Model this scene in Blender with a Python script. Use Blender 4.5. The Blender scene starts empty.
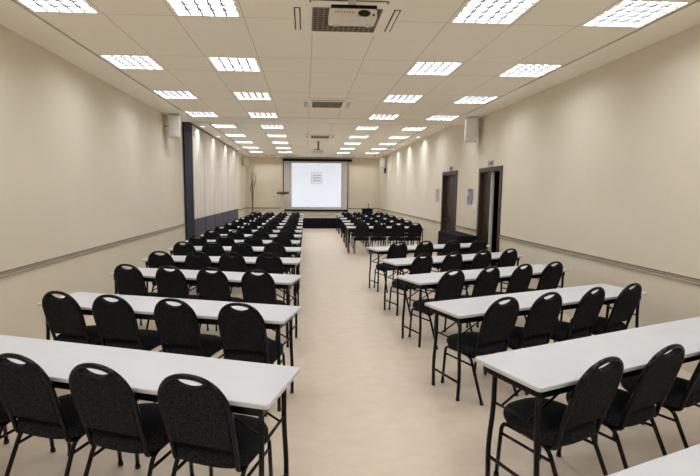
import bpy, bmesh, math, random
from mathutils import Vector, Matrix
random.seed(7)
S = bpy.context.scene
COL = S.collection
PI = math.pi

# ------------------------------------------------------------------ materials
def mat(name, col, rough=0.6, metal=0.0, spec=0.5, emit=None, estr=0.0):
    m = bpy.data.materials.new(name); m.use_nodes = True
    b = m.node_tree.nodes['Principled BSDF']
    b.inputs['Base Color'].default_value = (*col, 1)
    b.inputs['Roughness'].default_value = rough
    b.inputs['Metallic'].default_value = metal
    b.inputs['Specular IOR Level'].default_value = spec
    if emit:
        b.inputs['Emission Color'].default_value = (*emit, 1)
        b.inputs['Emission Strength'].default_value = estr
    return m

def noise_col(m, c1, c2, scale, detail=4, stretch=(1, 1, 1), lo=0.35, hi=0.65, bump=0.0, bscale=None):
    nt = m.node_tree; b = nt.nodes['Principled BSDF']
    tc = nt.nodes.new('ShaderNodeTexCoord'); mp = nt.nodes.new('ShaderNodeMapping')
    mp.inputs['Scale'].default_value = stretch
    n = nt.nodes.new('ShaderNodeTexNoise'); n.inputs['Scale'].default_value = scale; n.inputs['Detail'].default_value = detail
    r = nt.nodes.new('ShaderNodeValToRGB')
    r.color_ramp.elements[0].position = lo; r.color_ramp.elements[0].color = (*c1, 1)
    r.color_ramp.elements[1].position = hi; r.color_ramp.elements[1].color = (*c2, 1)
    nt.links.new(tc.outputs['Object'], mp.inputs['Vector']); nt.links.new(mp.outputs['Vector'], n.inputs['Vector'])
    nt.links.new(n.outputs['Fac'], r.inputs['Fac']); nt.links.new(r.outputs['Color'], b.inputs['Base Color'])
    if bump:
        n2 = nt.nodes.new('ShaderNodeTexNoise'); n2.inputs['Scale'].default_value = bscale or scale * 4
        nt.links.new(tc.outputs['Object'], n2.inputs['Vector'])
        bp = nt.nodes.new('ShaderNodeBump'); bp.inputs['Strength'].default_value = bump; bp.inputs['Distance'].default_value = 0.01
        nt.links.new(n2.outputs['Fac'], bp.inputs['Height']); nt.links.new(bp.outputs['Normal'], b.inputs['Normal'])
    return m

def grid_lines(m, col, line, px, py, ox, oy, w):
    """thin seams of colour LINE on an object-space grid (px, py) from (ox, oy)"""
    nt = m.node_tree; b = nt.nodes['Principled BSDF']
    tc = nt.nodes.new('ShaderNodeTexCoord'); sp = nt.nodes.new('ShaderNodeSeparateXYZ')
    nt.links.new(tc.outputs['Object'], sp.inputs['Vector'])
    outs = []
    for ax, p, o in (('X', px, ox), ('Y', py * 3, oy), ('Y', py * 3, oy - py)):
        a = nt.nodes.new('ShaderNodeMath'); a.operation = 'SUBTRACT'; a.inputs[1].default_value = o - p / 2
        d = nt.nodes.new('ShaderNodeMath'); d.operation = 'FLOORED_MODULO'; d.inputs[1].default_value = p
        e = nt.nodes.new('ShaderNodeMath'); e.operation = 'SUBTRACT'; e.inputs[1].default_value = p / 2
        f = nt.nodes.new('ShaderNodeMath'); f.operation = 'ABSOLUTE'
        g = nt.nodes.new('ShaderNodeMath'); g.operation = 'LESS_THAN'; g.inputs[1].default_value = w / 2
        nt.links.new(sp.outputs[ax], a.inputs[0])
        for u, v in ((a, d), (d, e), (e, f), (f, g)): nt.links.new(u.outputs[0], v.inputs[0])
        outs.append(g)
    mx = nt.nodes.new('ShaderNodeMath'); mx.operation = 'MAXIMUM'
    m0 = nt.nodes.new('ShaderNodeMath'); m0.operation = 'MAXIMUM'
    nt.links.new(outs[1].outputs[0], m0.inputs[0]); nt.links.new(outs[2].outputs[0], m0.inputs[1])
    nt.links.new(outs[0].outputs[0], mx.inputs[0]); nt.links.new(m0.outputs[0], mx.inputs[1])
    mi = nt.nodes.new('ShaderNodeMix'); mi.data_type = 'RGBA'
    mi.inputs[6].default_value = (*col, 1); mi.inputs[7].default_value = (*line, 1)
    nt.links.new(mx.outputs[0], mi.inputs[0]); nt.links.new(mi.outputs[2], b.inputs['Base Color'])
    return m

WALLC = (0.585, 0.50, 0.375)
M = {}
M['wall'] = noise_col(mat('beige wall paint', WALLC, 0.55, spec=0.3), (0.735, 0.67, 0.545), (0.76, 0.695, 0.57), 1.3)
M['floor'] = noise_col(mat('beige vinyl floor', (0.6, 0.47, 0.33), 0.42, spec=0.35), (0.635, 0.535, 0.42), (0.695, 0.595, 0.478), 5.5, 10, (1.0, 1.5, 1), 0.3, 0.7)
M['ceil'] = grid_lines(mat('ceiling tile', (0.93, 0.875, 0.755), 0.8, spec=0.2), (0.93, 0.875, 0.755), (0.52, 0.46, 0.37), 0.64, 0.64, -2.495, 4.49, 0.007)
M['ceil_b'] = grid_lines(mat('back ceiling tile', (0.93, 0.875, 0.755), 0.8, spec=0.2), (0.93, 0.875, 0.755), (0.52, 0.46, 0.37), 0.64, 0.64, -2.495, 12.90, 0.007)
M['border'] = mat('plaster ceiling border', (0.93, 0.88, 0.775), 0.8, spec=0.2)
M['void'] = mat('dark void', (0.01, 0.01, 0.01), 0.9)
M['rail'] = mat('beige rail wood', (0.50, 0.43, 0.335), 0.45)
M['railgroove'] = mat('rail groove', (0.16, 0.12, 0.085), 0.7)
M['table'] = noise_col(mat('white laminate', (0.76, 0.77, 0.78), 0.35, spec=0.4), (0.575, 0.59, 0.615), (0.60, 0.615, 0.64), 6)
M['black'] = mat('black steel', (0.005, 0.005, 0.006), 0.3, spec=0.18)
M['gloss'] = mat('glossy black tube', (0.004, 0.004, 0.005), 0.07, spec=0.22)
M['rubber'] = mat('rubber', (0.015, 0.015, 0.015), 0.8)
M['fabric'] = noise_col(mat('black woven fabric', (0.02, 0.02, 0.022), 0.9, spec=0.1), (0.004, 0.004, 0.005), (0.031, 0.032, 0.036), 170, 2, (1, 1, 1), 0.42, 0.62)
M['cloth'] = mat('black cloth', (0.010, 0.009, 0.013), 0.9, spec=0.12)
M['housing'] = mat('light housing', (0.75, 0.73, 0.70), 0.5)
M['louvre'] = mat('louvre aluminium', (0.14, 0.137, 0.14), 0.4)
M['lamp'] = mat('lamp panel', (0.9, 0.9, 0.9), 0.5, emit=(0.965, 1.0, 1.06), estr=15.0)
M['lamp_far'] = mat('lamp panel beyond beam', (0.9, 0.9, 0.9), 0.5, emit=(0.965, 1.0, 1.06), estr=18.5)
M['downlamp'] = mat('downlight lamp', (0.9, 0.9, 0.9), 0.5, emit=(1.0, 1.0, 0.97), estr=170.0)
M['switch'] = mat('switch plate', (0.85, 0.84, 0.8), 0.4)
M['white'] = mat('white plastic', (0.72, 0.69, 0.63), 0.45)
M['cream'] = noise_col(mat('cream panel fabric', (0.8, 0.76, 0.69), 0.8, spec=0.2), (0.66, 0.61, 0.54), (0.69, 0.64, 0.57), 3)
M['navy'] = noise_col(mat('navy fabric', (0.03, 0.033, 0.06), 0.75, spec=0.3), (0.016, 0.018, 0.036), (0.022, 0.025, 0.046), 5)
M['navylow'] = noise_col(mat('slate laminate', (0.07, 0.07, 0.10), 0.5), (0.062, 0.062, 0.092), (0.078, 0.078, 0.108), 4)
M['track'] = mat('brown track', (0.10, 0.075, 0.055), 0.5)
M['wood'] = noise_col(mat('dark brown wood', (0.05, 0.03, 0.02), 0.45), (0.020, 0.010, 0.006), (0.046, 0.025, 0.014), 6, 6, (6, 6, 0.5))
M['woodframe'] = mat('door frame wood', (0.055, 0.033, 0.021), 0.4)
M['steel'] = mat('brushed steel', (0.5, 0.5, 0.5), 0.35, metal=1.0)
M['screen'] = mat('screen cloth', (0.66, 0.65, 0.64), 0.8)
M['image'] = mat('lit screen image', (0.62, 0.65, 0.70), 0.8, emit=(0.80, 0.85, 1.0), estr=0.52)
M['logo'] = mat('logo grey', (0.42, 0.43, 0.46), 0.8, emit=(0.84, 0.87, 1.0), estr=0.14)
M['stagetop'] = mat('stage carpet', (0.42, 0.38, 0.33), 0.9)
M['grille_bg'] = mat('grille dark', (0.05, 0.037, 0.026), 0.8)
M['grille_bar'] = mat('grille bar', (0.30, 0.24, 0.17), 0.6)
M['twig'] = mat('dry twig', (0.13, 0.10, 0.07), 0.9)
M['vase'] = mat('dark vase', (0.05, 0.04, 0.035), 0.4)
M['acrylic'] = mat('grey lectern column', (0.58, 0.54, 0.48), 0.3)
M['poster'] = noise_col(mat('poster print', (0.3, 0.3, 0.36), 0.5), (0.12, 0.13, 0.20), (0.42, 0.41, 0.45), 9, 2)
M['poster2'] = noise_col(mat('poster pale print', (0.4, 0.37, 0.34), 0.5), (0.33, 0.31, 0.30), (0.5, 0.47, 0.44), 9, 2)
M['sign'] = mat('sign plate', (0.45, 0.45, 0.41), 0.5)
M['signmark'] = mat('sign marking', (0.05, 0.07, 0.06), 0.5)
M['lens'] = mat('lens glass', (0.01, 0.008, 0.01), 0.1)

# ------------------------------------------------------------------ mesh helpers
def box(bm, x0, x1, y0, y1, z0, z1, mi=0):
    v = [bm.verts.new((x, y, z)) for z in (z0, z1) for y in (y0, y1) for x in (x0, x1)]
    fs = [(0, 2, 3, 1), (4, 5, 7, 6), (0, 1, 5, 4), (2, 6, 7, 3), (0, 4, 6, 2), (1, 3, 7, 5)]
    out = []
    for f in fs:
        q = bm.faces.new([v[i] for i in f]); q.material_index = mi; out.append(q)
    return out

def quad(bm, pts, mi=0):
    f = bm.faces.new([bm.verts.new(p) for p in pts]); f.material_index = mi; return f

def bevel_all(bm, w, seg=2):
    bmesh.ops.bevel(bm, geom=bm.edges[:], offset=w, segments=seg, affect='EDGES', profile=0.5)

def smooth_path(pts, n=5, it=None):
    """Catmull-Rom through pts"""
    P = [Vector(p) for p in pts]; Q = []
    for i in range(len(P) - 1):
        a = P[max(i - 1, 0)]; b = P[i]; c = P[i + 1]; d = P[min(i + 2, len(P) - 1)]
        for k in range(n):
            t = k / n
            Q.append(0.5 * ((2 * b) + (c - a) * t + (2 * a - 5 * b + 4 * c - d) * t * t + (3 * b - a - 3 * c + d) * t ** 3))
    Q.append(P[-1]); return Q

def fillet_path(pts, r=0.03, n=4):
    P = [Vector(p) for p in pts]; Q = [P[0]]
    for i in range(1, len(P) - 1):
        a, b, c = P[i - 1], P[i], P[i + 1]
        u = (a - b); v = (c - b); rr = min(r, u.length * 0.45, v.length * 0.45)
        s = b + u.normalized() * rr; e = b + v.normalized() * rr
        for k in range(n + 1):
            t = k / n
            Q.append(s * (1 - t) ** 2 + b * 2 * t * (1 - t) + e * t * t)
    Q.append(P[-1]); return Q

def tube(bm, path, r, seg=8, r1=None, closed=False):
    P = [Vector(p) for p in path]; N = len(P); rings = []
    up = None
    for i, p in enumerate(P):
        t = (P[min(i + 1, N - 1)] - P[max(i - 1, 0)]).normalized()
        if up is None:
            up = Vector((0, 0, 1)) if abs(t.z) < 0.9 else Vector((1, 0, 0))
        n = (up - t * up.dot(t)).normalized(); up = n; b = t.cross(n)
        rr = r if r1 is None else r + (r1 - r) * i / (N - 1)
        rings.append([bm.verts.new(p + (n * math.cos(2 * PI * k / seg) + b * math.sin(2 * PI * k / seg)) * rr) for k in range(seg)])
    for i in range(N - 1):
        for k in range(seg):
            f = bm.faces.new((rings[i][k], rings[i][(k + 1) % seg], rings[i + 1][(k + 1) % seg], rings[i + 1][k])); f.smooth = True
    bm.faces.new(rings[0][::-1]); bm.faces.new(rings[-1])

def loft(bm, rings, cap=True, smooth=True):
    R = [[bm.verts.new(p) for p in r] for r in rings]; n = len(R[0])
    for i in range(len(R) - 1):
        for k in range(n):
            f = bm.faces.new((R[i][k], R[i][(k + 1) % n], R[i + 1][(k + 1) % n], R[i + 1][k])); f.smooth = smooth
    if cap:
        bm.faces.new(R[0][::-1]); f = bm.faces.new(R[-1]); f.smooth = smooth

def mesh(name, bm, mats, recalc=True):
    if recalc: bmesh.ops.recalc_face_normals(bm, faces=bm.faces[:])
    me = bpy.data.meshes.new(name); bm.to_mesh(me); bm.free()
    for m in (mats if isinstance(mats, (list, tuple)) else [mats]): me.materials.append(M[m])
    return me

def obj(name, me, parent=None, loc=(0, 0, 0), rz=0, **props):
    o = bpy.data.objects.new(name, me); COL.objects.link(o)
    o.location = loc; o.rotation_euler = (0, 0, rz)
    if parent: o.parent = parent
    for k, v in props.items(): o[k] = v
    return o

def build(name, fn, mats, parent=None, loc=(0, 0, 0), rz=0, **props):
    bm = bmesh.new(); fn(bm); return obj(name, mesh(name, bm, mats), parent, loc, rz, **props)

def bx(name, dims, mats, parent=None, bev=0.0, seg=2, **props):
    def f(bm):
        box(bm, *dims)
        if bev: bevel_all(bm, bev, seg)
    return build(name, f, mats, parent, **props)

def struct(name, dims, m, parent=None, bev=0):
    return bx(name, dims, m, parent, bev, kind='structure') if parent is None else bx(name, dims, m, parent, bev)

def thing(name, label, cat, loc=(0, 0, 0), rz=0, group=None):
    o = bpy.data.objects.new(name, None); COL.objects.link(o); o.empty_display_size = 0.1
    o.location = loc; o.rotation_euler = (0, 0, rz); o['label'] = label; o['category'] = cat
    if group: o['group'] = group
    return o

def copy_tree(o, parent=None):
    c = o.copy(); COL.objects.link(c)
    if parent: c.parent = parent
    for ch in list(o.children): copy_tree(ch, c)
    return c

ORD = ['first', 'second', 'third', 'fourth', 'fifth', 'sixth', 'seventh', 'eighth', 'ninth', 'tenth', 'eleventh', 'twelfth', 'thirteenth', 'fourteenth']

# ------------------------------------------------------------------ room dimensions
XL, XR = -2.977, 3.731
YB, YE = -2.6, 23.2           # back wall behind the camera, end wall with the screen
ZF, ZB = 3.333, 3.46          # ceiling in the near half, ceiling beyond the beam
YBEAM0, YBEAM1 = 10.25, 10.97
TX0, TX1 = -2.495, 3.265
P_ = 0.64

struct('floor', (XL - 0.2, XR + 2.2, YB - 0.2, YE + 0.2, -0.1, 0.0), 'floor')
struct('wall_left', (XL - 0.15, XL, YB, YE, 0, 3.6), 'wall')
struct('wall_end', (XL - 0.15, XR + 0.15, YE, YE + 0.15, 0, 3.6), 'wall')
struct('wall_back', (XL - 0.15, XR + 0.15, YB - 0.15, YB, 0, 3.6), 'wall')
D1 = (11.2, 12.3, 2.215); D2 = (8.61, 9.65, 2.185)
def wr(bm):
    ys = [YB, D2[0], D2[1], D1[0], D1[1], YE]
    box(bm, XR, XR + 0.15, ys[0], ys[1], 0, 3.6)
    box(bm, XR, XR + 0.15, ys[2], ys[3], 0, 3.6)
    box(bm, XR, XR + 0.15, ys[4], ys[5], 0, 3.6)
    box(bm, XR, XR + 0.15, D2[0], D2[1], D2[2], 3.6)
    box(bm, XR, XR + 0.15, D1[0], D1[1], D1[2], 3.6)
build('wall_right', wr, 'wall', kind='structure')
def corr(bm):
    x0, x1, y0, y1, z1 = XR + 0.15, XR + 1.9, 8.2, 10.2, 2.6
    box(bm, x1, x1 + 0.05, y0, y1, 0, z1); box(bm, x0, x1, y0 - 0.05, y0, 0, z1)
    box(bm, x0, x1, y1, y1 + 0.05, 0, z1); box(bm, x0, x1, y0, y1, z1, z1 + 0.05)
build('wall_corridor', corr, 'wood', kind='structure')

# ceilings: tile fields with openings for the lights
LW, LL = 0.565, 0.585                       # light opening
COLS = [0, 2, 6, 8]
def lx(k): return TX0 + P_ * k + (P_ - LW) / 2
FRONT = [4.47 + 1.92 * i for i in (3, 2, 1, 0, -1, -2, -3)]    # far edges, from the beam towards the camera
BACK = [12.88 + 1.95 * i for i in range(5)]
def field(bm, y0, y1, z, rows):
    holes = []
    for fy in rows:
        for k in COLS:
            holes.append((lx(k), lx(k) + LW, fy - LL, fy))
    xs = sorted({TX0, TX1} | {h[0] for h in holes} | {h[1] for h in holes})
    ys = sorted({y0, y1} | {h[2] for h in holes} | {h[3] for h in holes})
    ys = [y for y in ys if y0 <= y <= y1]
    vs = {}
    def V(x, y):
        if (x, y) not in vs: vs[(x, y)] = bm.verts.new((x, y, z))
        return vs[(x, y)]
    for i in range(len(xs) - 1):
        for j in range(len(ys) - 1):
            cx, cy = (xs[i] + xs[i + 1]) / 2, (ys[j] + ys[j + 1]) / 2
            if any(h[0] < cx < h[1] and h[2] < cy < h[3] for h in holes): continue
            bm.faces.new((V(xs[i], ys[j]), V(xs[i], ys[j + 1]), V(xs[i + 1], ys[j + 1]), V(xs[i + 1], ys[j])))
GAP = 0.018
bm = bmesh.new(); field(bm, YB, YBEAM0 - GAP, ZF, FRONT)
obj('ceiling', mesh('ceiling', bm, 'ceil', False), kind='structure')
bm = bmesh.new(); field(bm, 12.24, 22.3, ZB, BACK)
obj('ceiling_beyond', mesh('ceiling_beyond', bm, 'ceil_b', False), kind='structure')
def borders(bm):
    z0, z1 = ZF - 0.006, ZF + 0.07
    box(bm, XL, TX0 - GAP, YB, YBEAM1, z0, z1); box(bm, TX1 + GAP, XR, YB, YBEAM1, z0, z1)
    box(bm, TX0 - GAP, TX1 + GAP, YBEAM0, YBEAM1, z0, z1)
build('ceiling_border', borders, 'border', kind='structure')
DOWN = [(XL + 0.20, 12.75, 'first above the cream wall panels'), (XL + 0.20, 14.9, 'second above the cream wall panels'), (XL + 0.20, 17.1, 'third above the cream wall panels'), (XL + 0.20, 19.1, 'fourth above the cream wall panels'),
        (XR - 0.20, 14.4, 'first beyond the doors along the door wall'), (XR - 0.20, 16.5, 'second beyond the doors along the door wall'), (XR - 0.20, 18.5, 'third beyond the doors along the door wall'),
        (-2.4, 22.65, 'added fill above end wall by the dried branches'), (-1.9, 22.65, 'added fill above end wall between branches and screen'), (-1.4, 22.65, 'added fill above end wall over the lectern side of the screen'), (2.35, 22.65, 'added fill above end wall next to the screen on the door side'), (2.85, 22.65, 'added fill above end wall over the black stand'), (3.4, 22.65, 'added fill above end wall by the door wall corner')]  # this end-wall row is made up, added to brighten the wall
DH = 0.065
def holed(bm, x0, x1, y0, y1, z):
    hs = [h for h in DOWN if x0 < h[0] < x1 and y0 < h[1] < y1]
    xs = sorted({x0, x1} | {h[0] - DH for h in hs} | {h[0] + DH for h in hs}); ys = sorted({y0, y1} | {h[1] - DH for h in hs} | {h[1] + DH for h in hs})
    V = {}
    def P(x, y):
        if (x, y) not in V: V[(x, y)] = bm.verts.new((x, y, z))
        return V[(x, y)]
    for i in range(len(xs) - 1):
        for j in range(len(ys) - 1):
            cx, cy = (xs[i] + xs[i + 1]) / 2, (ys[j] + ys[j + 1]) / 2
            if any(abs(h[0] - cx) < DH and abs(h[1] - cy) < DH for h in hs): continue
            bm.faces.new((P(xs[i], ys[j]), P(xs[i], ys[j + 1]), P(xs[i + 1], ys[j + 1]), P(xs[i + 1], ys[j])))
    for e in [e for e in bm.edges if e.is_boundary and e.verts[0].co.z == z and e.verts[1].co.z == z]:
        p = (e.verts[0].co + e.verts[1].co) / 2
        if abs(p.x - x0) < 1e-4 or abs(p.x - x1) < 1e-4 or abs(p.y - y0) < 1e-4 or abs(p.y - y1) < 1e-4:
            if x0 - 1e-4 <= p.x <= x1 + 1e-4 and y0 - 1e-4 <= p.y <= y1 + 1e-4:
                a, b = e.verts; c = bm.verts.new((b.co.x, b.co.y, z + 0.066)); d = bm.verts.new((a.co.x, a.co.y, z + 0.066))
                bm.faces.new((a, b, c, d))
def borders2(bm):
    z = ZB - 0.006
    holed(bm, XL, TX0 - GAP, YBEAM1, YE, z); holed(bm, TX1 + GAP, XR, YBEAM1, YE, z)
    holed(bm, TX0 - GAP, TX1 + GAP, YBEAM1, 12.24 - GAP, z); holed(bm, TX0 - GAP, TX1 + GAP, 22.3 + GAP, YE, z)
bm = bmesh.new(); borders2(bm)
obj('ceiling_border_beyond', mesh('ceiling_border_beyond', bm, 'border', False), kind='structure')
struct('ceiling_void', (XL, XR, YB, YE, 3.6, 3.65), 'void')
bx('trim_1', (XL, XR, YBEAM1 - 0.012, YBEAM1 + 0.004, ZF - 0.016, ZF - 0.006), 'border', kind='structure')

# chair rails: a moulding with two raised lips
def railmesh(L):
    def f(bm):
        prof = [(0, -0.03), (0.014, -0.03), (0.018, -0.022), (0.018, -0.008), (0.008, -0.004), (0.008, 0.002), (0.018, 0.006), (0.018, 0.014), (0.012, 0.03), (0, 0.03)]
        loft(bm, [[(p[0], 0, p[1]) for p in prof], [(p[0], L, p[1]) for p in prof]], smooth=False)
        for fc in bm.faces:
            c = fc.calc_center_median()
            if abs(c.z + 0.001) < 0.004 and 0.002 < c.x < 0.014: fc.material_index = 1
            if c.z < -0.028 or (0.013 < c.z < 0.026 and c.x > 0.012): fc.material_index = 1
    return f
RZ = 0.897
ti = [2]
def rail(x, y, L, rz):
    build(f'trim_{ti[0]}', railmesh(L), ['rail', 'railgroove'], None, (x, y, RZ), rz, kind='structure'); ti[0] += 1
rail(XL, YB, 11.39 - YB, 0); rail(XL, 20.05, YE - 20.05, 0)
# (on the other wall the profile is turned to face the room)
rail(XR, D2[0] - 0.07, D2[0] - 0.07 - YB, PI); rail(XR, D1[0] - 0.07, D1[0] - D2[1] - 0.14, PI); rail(XR, YE, YE - D1[1] - 0.07, PI)
rail(XL, YE, XR - XL, -PI / 2)

# navy end strip of the movable partition and the head track over the wall panels
bx('trim_9', (XL, XL + 0.05, 11.4, 12.16, 0, ZB - 0.007), 'navy', bev=0.006, kind='structure')
bx('trim_10', (XL, XL + 0.07, 12.165, 20.04, 3.425, ZB - 0.007), 'track', kind='structure')
bx('baseboard_left', (XL, XL + 0.045, 12.165, 20.04, 0, 0.08), 'black', kind='structure')

# ------------------------------------------------------------------ wall panels
pb = [12.2, 13.5, 14.9, 16.3, 17.6, 18.85, 20.03]
for i in range(6):
    if i == 0: bx('trim_11', (XL, XL + 0.0015, 12.17, 20.03, 0.08, 3.42), 'void', kind='structure')
    t = thing('wall_panel', f'cream wall panel over slate base, {ORD[i]} from the dark navy wall strip', 'wall panel', (XL, pb[i], 0), 0, 'cream wall panels')
    w = pb[i + 1] - pb[i] - 0.04
    bx('upper_panel', (0.002, 0.05, 0, w, 0.985, 3.42), 'cream', t, 0.004)
    bx('lower_panel', (0.002, 0.055, 0, w, 0.085, 0.982), 'navylow', t, 0.004)

# ------------------------------------------------------------------ doors
def door(n, D, open_):
    y0, y1, h = D
    d = bpy.data.objects.new(f'door_{n}', None); COL.objects.link(d); d['kind'] = 'structure'; d.location = (XR, y0, 0)
    W = y1 - y0
    def fr(bm):
        box(bm, -0.02, 0.15, -0.06, 0.03, 0, h + 0.06); box(bm, -0.02, 0.15, W - 0.03, W + 0.06, 0, h + 0.06)
        box(bm, -0.02, 0.15, 0.03, W - 0.03, h - 0.03, h + 0.06)
    build('door_frame', fr, 'woodframe', d)
    if open_:
        bx('door_leaf', (0.05, 0.09, 0.575, W - 0.03, 0.01, h - 0.03), 'wood', d, 0.003)
        bx('leaf_edge', (0.035, 0.095, 0.535, 0.573, 0.01, h - 0.03), 'white', d, 0.003, label='pale edge strip')
        # other leaf swung out into the corridor
        bx('door_leaf', (0.16, 0.70, 0.0, 0.04, 0.01, h - 0.03), 'wood', d, 0.003)
    else:
        bx('door_leaf', (0.07, 0.11, 0.03, W - 0.03, 0.01, h - 0.03), 'wood', d, 0.003)
        def hd(bm):
            box(bm, 0.058, 0.0695, 0.66, 0.74, 0.92, 1.12)
            tube(bm, fillet_path([(0.07, 0.72, 1.03), (0.01, 0.70, 1.03), (0.01, 0.86, 1.03)], 0.015), 0.014)
        build('door_handle', hd, 'black', d)
door(1, D1, False); door(2, D2, True)

def wallplate(name, label, cat, yc, zc, w, h, m, th=0.012, border=None):
    t = thing(name, label, cat, (XR, yc, zc))
    bx('backing', (-th, -0.001, -w / 2, w / 2, -h / 2, h / 2), m, t, 0.002)
    return t
t = wallplate('exit_sign', 'small grey sign above the open double door', 'sign', 9.12, 2.325, 0.27, 0.11, 'sign')
bx('pictogram', (-0.015, -0.0125, -0.10, -0.02, -0.030, 0.030), 'signmark', t); bx('arrow', (-0.015, -0.0125, 0.0, 0.10, -0.012, 0.012), 'signmark', t)
t = wallplate('exit_sign', 'small grey sign above the closed brown door', 'sign', 11.66, 2.345, 0.25, 0.11, 'sign')
bx('pictogram', (-0.015, -0.0125, -0.09, -0.02, -0.030, 0.030), 'signmark', t); bx('arrow', (-0.015, -0.0125, 0.0, 0.09, -0.012, 0.012), 'signmark', t)
t = wallplate('wall_poster', 'blue-grey poster on the wall between the two doors', 'poster', 10.20, 1.635, 0.34, 0.36, 'poster')
t = wallplate('wall_poster', 'pale grey poster beyond the closed door', 'poster', 12.80, 1.65, 0.32, 0.36, 'poster2')
t = wallplate('light_switch', 'white switch plate beneath the blue-grey poster', 'switch', 9.97, 1.41, 0.22, 0.11, 'switch')
bx('rocker', (-0.018, -0.0125, -0.06, -0.01, -0.03, 0.03), 'white', t); bx('rocker', (-0.018, -0.0125, 0.01, 0.06, -0.03, 0.03), 'white', t)

# ------------------------------------------------------------------ ceiling lights
def lamp_proto():
    t = thing('ceiling_light', 'x', 'light', (0, 0, 0), 0, 'square louvred ceiling lights')
    dz = 0.06
    def hs(bm):
        a, b = LW / 2 - 0.002, LL / 2 - 0.002; e = 0.004
        box(bm, -a, -a + e, -b, b, -0.004, dz + e); box(bm, a - e, a, -b, b, -0.004, dz + e)
        box(bm, -a + e, a - e, -b, -b + e, -0.004, dz + e); box(bm, -a + e, a - e, b - e, b, -0.004, dz + e)
        box(bm, -a + e, a - e, -b + e, b - e, dz, dz + e)
    build('housing', hs, 'housing', t)
    def lp(bm):
        a, b = LW / 2 - 0.012, LL / 2 - 0.012
        quad(bm, [(-a, -b, dz - 0.012), (-a, b, dz - 0.012), (a, b, dz - 0.012), (a, -b, dz - 0.012)])
    bm = bmesh.new(); lp(bm)
    obj('lamp_panel', mesh('lamp_panel', bm, 'lamp', False), t)
    def lv(bm):
        a, b = LW / 2 - 0.007, LL / 2 - 0.007; e = 0.009
        n = 5
        for i in range(1, n):
            x = -a + 2 * a * i / n; box(bm, x - e, x + e, -b, b, 0.0, 0.024)
            y = -b + 2 * b * i / n; box(bm, -a, a, y - e, y + e, 0.0005, 0.0235)
    build('louvre', lv, 'louvre', t)
    return t
P0 = lamp_proto(); first = True
for sec, rows, z in (('before', FRONT, ZF), ('beyond', BACK, ZB)):
    for ri, fy in enumerate(rows):
        for ci, k in enumerate(COLS):
            o = P0 if first else copy_tree(P0); first = False
            o.location = (lx(k) + LW / 2, fy - LL / 2, z)
            o['label'] = f'square louvred ceiling light, {ORD[ri]} {sec} the ceiling beam, {ORD[3 - ci]} line from the door wall'

for o in [o for o in COL.objects if o.name.startswith('lamp_panel') and o.parent.location.y > YBEAM1]:
    if 'far_mesh' not in globals():
        far_mesh = o.data.copy(); far_mesh.materials.clear(); far_mesh.materials.append(M['lamp_far'])
    o.data = far_mesh
# small recessed downlights close to the walls; the end-wall row is added fill
def down_proto():
    t = thing('recessed_downlight', 'x', 'light', (0, 0, 0), 0, 'recessed wall-washing downlights')
    q = DH - 0.001; e = 0.004; d = 0.085
    def can(bm):
        box(bm, -q, -q + e, -q, q, 0, d); box(bm, q - e, q, -q, q, 0, d); box(bm, -q + e, q - e, -q, -q + e, 0, d); box(bm, -q + e, q - e, q - e, q, 0, d)
        box(bm, -q, q, -q, q, d, d + e)
    build('housing', can, 'grille_bg', t)
    bm = bmesh.new(); g = q - e - 0.004
    quad(bm, [(-g, -g, d - 0.008), (-g, g, d - 0.008), (g, g, d - 0.008), (g, -g, d - 0.008)])
    obj('lamp', mesh('lamp', bm, 'downlamp', False), t)
    return t
DP = down_proto(); dfirst = True
for x, y, lab in DOWN:
    o = DP if dfirst else copy_tree(DP); dfirst = False
    o.location = (x, y, ZB - 0.006); o['label'] = 'small square downlight, ' + lab

# ------------------------------------------------------------------ air-conditioning cassettes
def cassette(x, y, z, s, label):
    t = thing('ceiling_air_conditioner', label, 'air conditioner', (x, y, z), 0, 'ceiling cassettes')
    h = s / 2
    bx('panel', (-h, h, -h, h, -0.022, -0.001), 'border', t, 0.008)
    g = s * 0.31; oy = s * 0.075
    bx('grille_recess', (-g, g, oy - g * 0.92, oy + g * 0.92, -0.026, -0.0225), 'grille_bg', t)
    def bars(bm):
        n = 12
        for i in range(n + 1):
            u = -g + 2 * g * i / n
            box(bm, u - 0.005, u + 0.005, oy - g * 0.92, oy + g * 0.92, -0.032, -0.0265)
            v = oy + u * 0.92
            box(bm, -g, g, v - 0.005, v + 0.005, -0.031, -0.0265)
    build('grille', bars, 'grille_bar', t)
    a, b = h * 0.84, h * 0.96
    for dm in ((-b, -a, oy - g * 0.9, oy + g * 0.9), (a, b, oy - g * 0.9, oy + g * 0.9), (-g * 1.1, g * 1.1, -h * 0.76, -h * 0.64)):
        sl = bx('air_slot', (*dm, -0.0245, -0.0225), 'grille_bg', t)
        bx('air_flap', (dm[0] + 0.012, dm[1] - 0.012, dm[2] + 0.012, dm[3] - 0.012, -0.030, -0.0247), 'border', sl)
    return t
cassette(0.365, 4.36, ZF, 0.98, 'square air-conditioning cassette directly above the white projector, closest to the camera')
cassette(0.39, 8.50, ZF, 0.86, 'square air-conditioning cassette in the ceiling just before the beam')
cassette(0.45, 14.55, ZB, 0.9, 'square air-conditioning cassette beyond the beam, between rows of lights')

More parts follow.
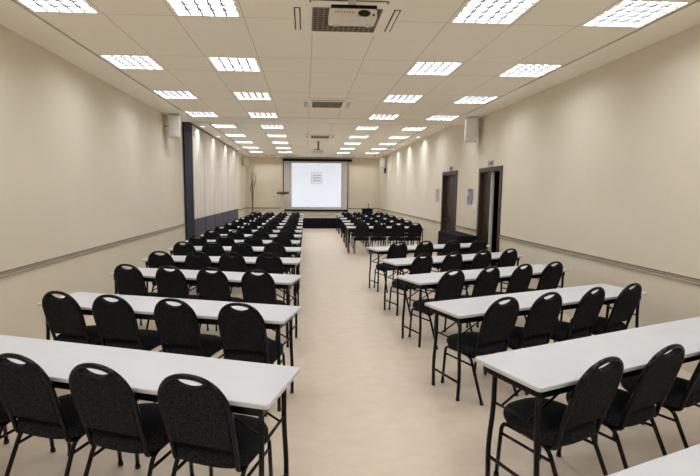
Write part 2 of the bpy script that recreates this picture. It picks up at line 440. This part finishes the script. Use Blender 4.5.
# ------------------------------------------------------------------ projectors
t = thing('projector', 'white projector hung beneath the air-conditioning cassette near the camera', 'projector', (0.365, 3.755, 3.05))
bx('body', (-0.185, 0.185, -0.085, 0.085, 0, 0.078), 'white', t, 0.012, 3)
def oval(bm):
    n = 20
    loft(bm, [[(0.085 + 0.048 * math.cos(2 * PI * i / n), y, 0.040 + 0.024 * math.sin(2 * PI * i / n)) for i in range(n)] for y in (-0.092, -0.0855)], smooth=False)
build('lens', oval, 'lens', t)
def dot(bm):
    n = 12
    loft(bm, [[(0.158 + 0.009 * math.cos(2 * PI * i / n), y, 0.03 + 0.008 * math.sin(2 * PI * i / n)) for i in range(n)] for y in (-0.089, -0.0855)], smooth=False)
build('sensor', dot, 'lens', t)
def ventrow(bm):
    for i in range(7): box(bm, -0.14 + i * 0.022, -0.127 + i * 0.022, -0.0875, -0.0855, 0.042, 0.052)
build('vent_slots', ventrow, 'grille_bar', t)
for sx in (-1, 1):
    def foot(bm, sx=sx):
        n = 10; loft(bm, [[(sx * 0.13 + 0.014 * math.cos(2 * PI * i / n), 0.05 + 0.014 * math.sin(2 * PI * i / n), z) for i in range(n)] for z in (-0.012, 0.0005)], smooth=False)
    build('foot', foot, 'white', t)
def mount(bm):
    box(bm, -0.17, 0.185, -0.075, 0.07, 0.0785, 0.105)
build('mount_plate', mount, 'black', t)
bx('mount_tube', (-0.03, 0.03, -0.02, 0.02, 0.1055, ZF - 3.05 - 0.024), 'white', t, 0.004)

t = thing('projector', 'small ceiling projector hanging far off in front of the screen', 'projector', (0.385, 15.95, 3.05))
bx('body', (-0.2, 0.2, -0.15, 0.15, 0, 0.10), 'white', t, 0.012)
bx('mount_plate', (-0.10, 0.10, -0.10, 0.10, 0.1005, 0.125), 'track', t)
def mt(bm):
    tube(bm, [(0.05, 0, 0.125), (0.05, 0, ZB - 3.05 - 0.001)], 0.028)
build('mount_tube', mt, 'track', t)

# ------------------------------------------------------------------ wall speakers
def speaker(x, y, z, w, d, h, yaw, label, sgn):
    t = thing('loudspeaker', label, 'speaker', (x, y, z), yaw, 'white wall speakers')
    bx('cabinet', (-w / 2, w / 2, -d / 2, d / 2, -h / 2, h / 2), 'white', t, 0.012, 3)
    bx('grille', (-w / 2 + 0.02, w / 2 - 0.02, -d / 2 - 0.008, -d / 2 - 0.0005, -h / 2 + 0.02, h / 2 - 0.02), 'housing', t, 0.003)
    def br(bm):
        c, s = math.cos(-yaw), math.sin(-yaw)
        wx = (XL - x) if sgn < 0 else (XR - x)
        q = Vector((c * wx, s * wx, 0)); tube(bm, [q * 0.985, q * 0.3], 0.018)
    build('bracket', br, 'white', t)
speaker(XL + 0.20, 10.0, 3.08, 0.24, 0.26, 0.46, 0.30, 'white box speaker high on the wall beside the navy strip', -1)
speaker(XR - 0.20, 9.78, 3.06, 0.26, 0.26, 0.50, -0.30, 'white box speaker high on the door wall above the doors', 1)
speaker(XL + 0.18, 21.7, 3.10, 0.24, 0.24, 0.40, 0.30, 'small white speaker far off by the dried branches corner', -1)
speaker(XR - 0.18, 21.2, 3.10, 0.24, 0.24, 0.44, -0.30, 'small white speaker far off on the door wall near the screen', 1)
t = thing('wall_sensor', 'small dark device beneath the far speaker on the door wall', 'sensor', (XR, 21.3, 2.74))
bx('case', (-0.08, -0.001, -0.07, 0.07, -0.12, 0.12), 'track', t, 0.01)

# ------------------------------------------------------------------ screen, stage, lectern
t = thing('hanging_projection_screen', 'large white projection screen with black border on the end wall', 'screen', (0, YE - 0.06, 0))
sx0, sx1, sz0, sz1 = -1.10, 2.12, 0.82, 3.27
bx('casing', (sx0 - 0.03, sx1 + 0.20, -0.08, 0.055, sz1 - 0.02, sz1 + 0.09), 'black', t, 0.01)
bx('cloth', (sx0 + 0.0, sx1, 0.0, 0.008, sz0, sz1 - 0.02), 'screen', t)
def edges(bm):
    box(bm, sx0 - 0.03, sx0 + 0.01, -0.006, -0.0005, sz0 - 0.03, sz1 - 0.02); box(bm, sx1 - 0.01, sx1 + 0.03, -0.006, -0.0005, sz0 - 0.03, sz1 - 0.02)
    box(bm, sx0 - 0.03, sx1 + 0.03, -0.008, -0.002, sz0 - 0.03, sz0 + 0.02)
build('border', edges, 'black', t)
bx('weight_bar', (sx0 - 0.03, sx1 + 0.03, -0.02, 0.02, sz0 - 0.07, sz0 - 0.03), 'black', t, 0.006)
im = bx('projected_image', (-0.70, 1.79, -0.004, -0.0008, 0.97, 3.16), 'image', t, label='lit pale blue image')
def logo(bm):
    y0, y1 = -0.0065, -0.0045
    a, b, c, d = 0.29, 0.83, 2.12, 2.71
    w = 0.022
    box(bm, a, b, y0, y1, c, c + w); box(bm, a, b, y0, y1, d - w, d); box(bm, a, a + w, y0, y1, c + w, d - w); box(bm, b - w, b, y0, y1, c + w, d - w)
    for r in range(3):
        for k in range(4):
            box(bm, a + 0.075 + k * 0.105, a + 0.15 + k * 0.105, y0, y1, c + 0.12 + r * 0.135, c + 0.21 + r * 0.135)
build('logo', logo, 'logo', im)

SY = 21.6
t = thing('stage', 'low stage with black pleated skirt below the projection screen', 'stage', (0, SY, 0))
bx('deck', (-2.0, 2.5, 0.0, YE - SY - 0.002, 0.44, 0.50), 'stagetop', t, 0.005)
def skirt(bm):
    n = 180; top = []; bot = []
    pr = []
    for i in range(n + 1):
        x = -2.0 + 4.5 * i / n
        pr.append((x, -0.018 + 0.012 * math.sin(i * 1.6)))
    loft(bm, [[(x, y, z) for x, y in pr] + [(2.5, -0.003, z), (-2.0, -0.003, z)] for z in (0.005, 0.495)], smooth=False)
build('skirt', skirt, 'cloth', t, label='black pleated cloth')
bx('platform', (-1.98, 2.48, 0.01, YE - SY - 0.01, 0, 0.4395), 'black', t)

t = thing('lectern', 'slim grey lectern with dark slanted top beside the screen', 'lectern', (-1.10, 22.4, 0.50))
bx('base', (-0.22, 0.22, -0.18, 0.18, 0, 0.03), 'acrylic', t, 0.006)
bx('column', (-0.055, 0.055, -0.05, 0.05, 0.0305, 1.085), 'acrylic', t, 0.01)
def ltop(bm):
    v = [(-0.29, -0.2, 1.11), (0.29, -0.2, 1.11), (0.29, 0.2, 1.19), (-0.29, 0.2, 1.19)]
    loft(bm, [v, [(a, b, c + 0.035) for a, b, c in v]], smooth=False)
    box(bm, -0.12, 0.12, -0.1, 0.1, 1.086, 1.12)
build('reading_top', ltop, 'wood', t, label='dark wooden top')

# ------------------------------------------------------------------ dried branches
t = thing('dried_branches', 'tall dried branches standing in a dark vase in the far corner', 'branches', (-2.62, 22.75, 0))
def vs(bm):
    prof = [(0.10, 0.0), (0.13, 0.05), (0.15, 0.3), (0.12, 0.55), (0.075, 0.68), (0.085, 0.72)]
    loft(bm, [[(r * math.cos(2 * PI * i / 20), r * math.sin(2 * PI * i / 20), z) for i in range(20)] for r, z in prof])
build('vase', vs, 'vase', t)
rr = random.Random(3)
for i in range(9):
    a = rr.uniform(0, 2 * PI); sp = rr.uniform(0.04, 0.20); h = rr.uniform(2.1, 3.05) - (0.25 if i > 5 else 0)
    def tw(bm, a=a, sp=sp, h=h):
        c, s = math.cos(a), math.sin(a) * 0.55
        pts = [(0.01 * c, 0.01 * s, 0.55), (0.02 * c, 0.02 * s, 1.2), (sp * 0.45 * c, sp * 0.45 * s, 1.8), (sp * c, sp * s, (1.8 + h) / 2 + 0.2), (sp * 0.9 * c + rr.uniform(-.04, .04), sp * 0.9 * s, h)]
        tube(bm, smooth_path(pts, 4), 0.012, 6, 0.004)
        for q in range(5):
            z = rr.uniform(1.7, h - 0.15); f = (z - 1.2) / (h - 1.2); b = Vector((sp * f * c, sp * f * s, z))
            tube(bm, [b, b + Vector((rr.uniform(-.07, .07), rr.uniform(-.05, .05), 0.22))], 0.006, 5, 0.003)
    build('twig', tw, 'twig', t)

# ------------------------------------------------------------------ draped table by the doors, equipment box by the stage
t = thing('draped_table', 'long narrow table under black cloth in front of the doors', 'table', (3.32, 9.82, 0))
def drape(bm):
    n = 14
    rings = []
    hw, hl = 0.205, 0.66
    for z, o, amp in ((0.84, 0, 0), (0.80, 0.010, 0.003), (0.45, 0.016, 0.010), (0.01, 0.022, 0.016)):
        ring = []
        per = [(-1, -1), (1, -1), (1, 1), (-1, 1)]
        for s in range(4):
            a = per[s]; b = per[(s + 1) % 4]
            for k in range(n):
                u = k / n
                x = (a[0] + (b[0] - a[0]) * u); y = (a[1] + (b[1] - a[1]) * u)
                w = amp * math.sin(k * 2.1 + s)
                nx = 0 if s % 2 == 0 else (1 if s == 1 else -1); ny = 0 if s % 2 == 1 else (-1 if s == 0 else 1)
                ring.append((x * (hw + o) + nx * w, y * (hl + o) + ny * w, z))
        rings.append(ring)
    loft(bm, rings, cap=False, smooth=False)
    fl = [bm.verts.new(p) for p in rings[0]]
    bm.faces.new(fl)
build('cloth', drape, 'cloth', t)
bx('tabletop', (-0.2, 0.2, -0.65, 0.65, 0.80, 0.835), 'table', t)
for sx in (-1, 1):
    for sy in (-1, 1):
        bx('leg', (sx * 0.16 - 0.015, sx * 0.16 + 0.015, sy * 0.6 - 0.015, sy * 0.6 + 0.015, 0, 0.80), 'black', t)

t = thing('equipment_stand', 'black box-shaped stand beside the stage near the door wall corner', 'stand', (2.95, 21.75, 0))
bx('cabinet', (-0.24, 0.24, -0.2, 0.2, 0.03, 0.93), 'cloth', t, 0.01)
bx('top', (-0.26, 0.26, -0.22, 0.22, 0.9305, 0.955), 'black', t, 0.004)
bx('base', (-0.2, 0.2, -0.17, 0.17, 0, 0.0295), 'black', t)
t = thing('desk_microphone', 'thin gooseneck microphone standing on the black stand by the stage', 'microphone', (3.0, 21.7, 0.9555))
bx('base', (-0.06, 0.06, -0.06, 0.06, 0, 0.025), 'black', t, 0.005)
build('stem', lambda bm: tube(bm, smooth_path([(0, 0, 0.0255), (0, 0, 0.12), (-0.01, -0.03, 0.17)], 4), 0.012), 'black', t)
build('head', lambda bm: tube(bm, [(-0.01, -0.03, 0.1705), (-0.02, -0.06, 0.21)], 0.028, 10), 'black', t)
t = thing('slot_diffuser', 'dark slot air outlet in the ceiling before the end wall', 'vent', (-1.06, 22.15, ZB))
bx('frame', (-0.66, 0.66, -0.05, 0.05, -0.012, -0.001), 'grille_bar', t); bx('slot', (-0.64, 0.64, -0.035, 0.035, -0.016, -0.0125), 'void', t)

# ------------------------------------------------------------------ tables
TD = 0.485; TH = 0.74
def make_table(L):
    """origin at the aisle corner nearest the camera; +x runs along the table, +y away from the camera"""
    t = thing('folding_table', 'x', 'table', (0, 0, 0), 0, 'long white folding tables')
    def top(bm):
        r = 0.022; pts = []
        for cx, cy, a0 in ((L - r, r, -PI / 2), (L - r, TD - r, 0), (r, TD - r, PI / 2), (r, r, PI)):
            for k in range(5):
                a = a0 + PI / 2 * k / 4; pts.append((cx + r * math.cos(a), cy + r * math.sin(a)))
        cx, cy = L / 2, TD / 2
        def ring(z, ins): return [(x - ins * (1 if x > cx else -1), y - ins * (1 if y > cy else -1), z) for x, y in pts]
        loft(bm, [ring(TH - 0.026, 0.005), ring(TH - 0.021, 0.0), ring(TH - 0.006, 0), ring(TH - 0.0015, 0.002), ring(TH, 0.006)])
        for f in bm.faces:
            f.smooth = False
    build('tabletop', top, 'table', t)
    bx('apron', (0.045, L - 0.045, 0.035, TD - 0.035, TH - 0.082, TH - 0.0265), 'black', t, 0.006)
    for x, s in ((0.06, 1), (L - 0.06, -1)):
        ys = (0.055, TD - 0.12)
        for y, sy in ((ys[0], -1), (ys[1], 1)):
            def leg(bm):
                tube(bm, fillet_path([(x, y, TH - 0.083), (x, y, 0.46), (x + s * -0.005, y + sy * 0.022, 0.22), (x + s * -0.005, y + sy * 0.012, 0.0)], 0.1, 5), 0.0145, 8)
            lg = build('leg', leg, 'black', t)
            def cap(bm): tube(bm, [(x - s * 0.005, y + sy * 0.0125, 0.0), (x - s * 0.005, y + sy * 0.0135, 0.022)], 0.0155, 8)
            build('foot_cap', cap, 'rubber', lg)
            def br(bm): tube(bm, [(x, y - sy * 0.06, 0.50), (x + s * 0.30, y - sy * 0.06, TH - 0.084)], 0.007, 6)
            build('brace', br, 'black', t)
        def cb(bm): tube(bm, [(x - s * 0.005, ys[0] - 0.012, 0.155), (x - s * 0.005, ys[1] + 0.012, 0.155)], 0.0105, 8)
        build('crossbar', cb, 'black', t)
        def ub(bm): tube(bm, [(x, ys[0], 0.50), (x, ys[1], 0.50)], 0.008, 6)
        build('crossbar', ub, 'black', t)
    return t

# ------------------------------------------------------------------ chairs
RC = math.radians(16)
def bk(x, w, n=0.0):
    """point on the back plane: x across, w up the back, n out of the back's rear face"""
    return (x, -0.165 - w * math.sin(RC) - n * math.cos(RC), 0.435 + w * math.cos(RC) - n * math.sin(RC))
WT, HA, WARCH = 0.457, 0.185, 0.258       # top of the loop, half width, height where the arch starts
def arch(n=16, inset=0.0):
    out = []
    for k in range(n + 1):
        a = PI * k / n; c = math.cos(a); s = math.sin(a)
        e = 2 / 2.25
        out.append(((HA - inset) * math.copysign(abs(c) ** e, c), WARCH + (WT - WARCH - inset) * abs(s) ** e))
    return out
def make_chair():
    t = thing('banquet_chair', 'x', 'chair', (0, 0, 0), 0, 'black padded banquet chairs')
    def seat(bm):
        n = 32; rings = []
        for z, sc in ((0.365, 0.90), (0.371, 0.97), (0.388, 1.0), (0.412, 1.0), (0.429, 0.965), (0.440, 0.88), (0.446, 0.62), (0.448, 0.25)):
            ring = []
            for i in range(n):
                a = 2 * PI * i / n; c, s = math.cos(a), math.sin(a)
                e = 2 / (2.6 if s > 0 else 4.5)
                x = 0.224 * math.copysign(abs(c) ** (2 / 3.0), c) * (1.0 if s > 0 else 0.94 + 0.06 * abs(c))
                y = (0.25 if s > 0 else 0.185) * math.copysign(abs(s) ** e, s)
                ring.append((x * sc, 0.005 + y * sc, z))
            rings.append(ring)
        loft(bm, rings)
    build('seat', seat, 'fabric', t)
    def pad(bm):
        top = arch(20, 0.008)
        xs = 0.078
        pts = [(-HA + 0.014, 0.05), (HA - 0.014, 0.05)]
        right = [p for p in top if p[0] > xs and p[1] > WARCH - 0.01]; left = [p for p in top if p[0] < -xs and p[1] > WARCH - 0.01]
        wa = right[-1][1]
        scoop = [(xs * c, wa - 0.004 - 0.034 * (1 - c * c) ** 0.7) for c in (0.92, 0.72, 0.45, 0.15, -0.15, -0.45, -0.72, -0.92)]
        pts = pts + right + scoop + left
        fr = bm.faces.new([bm.verts.new(bk(x, w, 0.014)) for x, w in pts])
        r = bmesh.ops.extrude_face_region(bm, geom=[fr])
        d = Vector(bk(0, 0, -0.022)) - Vector(bk(0, 0, 0.014))
        for v in r['geom']:
            if isinstance(v, bmesh.types.BMVert): v.co += d
        bmesh.ops.recalc_face_normals(bm, faces=bm.faces[:])
        es = [e for e in bm.edges if len(e.link_faces) == 2 and any(len(f.verts) > 6 for f in e.link_faces)]
        bmesh.ops.bevel(bm, geom=es, offset=0.007, segments=2, affect='EDGES', profile=0.6)
        for f in bm.faces: f.smooth = len(f.verts) <= 4
    build('backrest', pad, 'fabric', t)
    def frame(bm):
        A = arch(20)
        side = HA
        lo = fillet_path([(side - 0.012, 0.14, 0.352), (side - 0.012, -0.150, 0.352), bk(side - 0.008, 0.0), bk(side, WARCH - 0.02)], 0.045, 5)
        pts = lo + [Vector(bk(x, w)) for x, w in A[1:-1]] + [Vector((-p.x, p.y, p.z)) for p in lo[::-1]]
        tube(bm, pts, 0.0135, 8)
    build('back_frame', frame, 'gloss', t)
    for s in (-1, 1):
        X = 0.188
        def fl(bm): tube(bm, fillet_path([(s * 0.195, 0.215, 0), (s * X, 0.195, 0.355), (s * X, 0.06, 0.357)], 0.05, 5), 0.0125, 8)
        a = build('leg', fl, 'gloss', t)
        def fc(bm): tube(bm, [(s * 0.195, 0.215, 0), (s * 0.1945, 0.2138, 0.022)], 0.0155, 8)
        build('foot_cap', fc, 'rubber', a)
        def rl(bm): tube(bm, fillet_path([(s * 0.20, -0.275, 0), (s * X, -0.115, 0.355), (s * X, 0.055, 0.357)], 0.05, 5), 0.0125, 8)
        a = build('leg', rl, 'gloss', t)
        def rc(bm): tube(bm, [(s * 0.20, -0.275, 0), (s * 0.1993, -0.266, 0.022)], 0.0145, 8)
        build('foot_cap', rc, 'rubber', a)
        def st(bm): tube(bm, [(s * 0.19, 0.199, 0.285), (s * 0.19, -0.146, 0.285)], 0.009, 8)
        build('side_stretcher', st, 'gloss', t)
    return t
chairP = make_chair(); chair_used = [False]
TOPY = bk(0, WT)[1]
def put_chair(c, al, nn, a, along, out, label, face, turn=0.0):
    o = chairP if not chair_used[0] else copy_tree(chairP); chair_used[0] = True
    jit = random.uniform(-0.035, 0.035)
    # the chair's forward direction is -nn ; its origin lies |TOPY| in front of the top of its back
    h = face + jit + turn
    p = Vector(c) + Vector(al) * along + Vector(nn) * out + Vector((-math.sin(h), math.cos(h))) * -TOPY
    o.location = (p.x, p.y, 0); o.rotation_euler = (0, 0, h); o['label'] = label

NL, NR = 14, 12
LT = [((-.17, 2.015), 17.6), ((-.165, 3.39), 15.8), ((-.155, 4.88), 15.0), ((-.105, 6.29), 7.5), ((-.095, 7.62), 4.7), ((-.12, 8.80), 2), ((-.10, 10.05), 1.5), ((-.10, 11.31), 1),
      ((-.09, 12.52), .5), ((-.09, 13.90), 0), ((-.09, 15.28), 0), ((-.09, 16.67), 0), ((-.09, 17.95), 0), ((-.09, 19.60), 0)]
RT = [((1.16, .97), 20), ((1.185, 2.15), 21.3), ((1.23, 3.51), 20.3), ((1.24, 4.83), 21.3), ((1.25, 6.14), 21.0), ((1.215, 7.67), 17.0), ((1.17, 12.68), 0), ((1.22, 13.95), 0),
      ((1.27, 15.35), 0), ((1.32, 17.00), 0), ((1.34, 18.75), 0), ((1.345, 20.05), 0)]
LA = {0: (.36, .87, 1.37, 1.9), 1: (.33, .89, 1.45, 1.96), 2: (.36, .90, 1.41, 1.95), 3: (.40, .92, 1.41, 1.95), 4: (.42, .97, 1.46, 1.95)}
RA = {0: (), 1: (.36, .89, 1.48), 2: (.385, .88, 1.45, 1.955), 3: (.39, .92, 1.44, 1.96), 4: (.38, .90, 1.45, 1.98), 5: (.38, .91, 1.46, 2.02)}
tabL = make_table(2.27); tabR = make_table(2.36); tabB = make_table(2.20); backfirst = True
def where(i, n, side):
    far = n - i
    s = 'side away from doors' if side < 0 else 'door side'
    if far <= 6: return f'{ORD[far - 1]} table from the stage', s
    return f'{ORD[i]} table from the camera', s
for side, T, proto, n, AL in ((-1, LT, tabL, NL, LA), (1, RT, tabR, NR, RA)):
    for i, (c, deg) in enumerate(T):
        a = math.radians(deg)
        al = (side * math.cos(a), math.sin(a)); nn = (side * math.sin(a), -math.cos(a))
        if side > 0 and i > 5:
            o = tabB if backfirst else copy_tree(tabB); backfirst = False
        else:
            o = proto if i == 0 else copy_tree(proto)
        ang = a if side > 0 else -a
        if side > 0:
            o.location = (c[0], c[1], 0); o.rotation_euler = (0, 0, a)
        else:
            # mirrored run: place the origin at the wall end so the table still reads from there
            o.location = (c[0] + al[0] * 2.27, c[1] + al[1] * 2.27, 0); o.rotation_euler = (0, 0, -a)
        w, s = where(i, n, side)
        o['label'] = f'long white folding table with black legs, {w}, {s}'
        if side > 0 and i == 0: o['label'] = 'white table corner cut off at the bottom of the photo, door side'
        al_pos = AL.get(i, (.34, .88, 1.42, 1.95) if side < 0 else (.42, .915, 1.41, 1.90))
        for k, u in enumerate(al_pos):
            lab = f'black padded chair, {ORD[k]} from the aisle, {w}, {s}'
            put_chair(c, al, nn, a, u + (random.uniform(-.014, .014) if i > 4 else 0), 0.088 + random.uniform(-0.004, 0.015) + (0.012 if side > 0 and i < 6 else 0), lab, ang, 0.08 if side > 0 and i < 6 else 0.0)

# ------------------------------------------------------------------ camera
f, yaw, pitch, roll, px, py = 455.622, 0.05106, 0.11213, 0.006823, 328.713, 243.449
fwd = Vector((math.sin(yaw) * math.cos(pitch), math.cos(yaw) * math.cos(pitch), -math.sin(pitch)))
r = fwd.cross(Vector((0, 0, 1))).normalized(); u = r.cross(fwd)
c, s = math.cos(roll), math.sin(roll)
r2 = c * r + s * u; u2 = -s * r + c * u
cam = bpy.data.cameras.new('camera'); co = bpy.data.objects.new('camera', cam); COL.objects.link(co)
co.matrix_world = Matrix(((r2.x, u2.x, -fwd.x, 0), (r2.y, u2.y, -fwd.y, 0), (r2.z, u2.z, -fwd.z, 1.72), (0, 0, 0, 1)))
cam.sensor_width = 36; cam.sensor_fit = 'HORIZONTAL'; cam.lens = f * 36 / 700
cam.shift_x = (350 - px) / 700; cam.shift_y = (py - 238) / 700
cam.clip_start = 0.05; cam.clip_end = 100
S.camera = co

# ------------------------------------------------------------------ world and view
w = bpy.data.worlds.new('world'); S.world = w; w.use_nodes = True
w.node_tree.nodes['Background'].inputs[0].default_value = (0, 0, 0, 1)
vs_ = S.view_settings
S.display_settings.display_device = 'sRGB'
vs_.view_transform = 'Standard'; vs_.look = 'None'; vs_.gamma = 1; vs_.use_curve_mapping = False
vs_.exposure = 0.31
S.cycles.use_denoising = True
S.cycles.max_bounces = 10; S.cycles.diffuse_bounces = 6
S.cycles.sample_clamp_indirect = 6
S.cycles.caustics_reflective = False; S.cycles.caustics_refractive = False
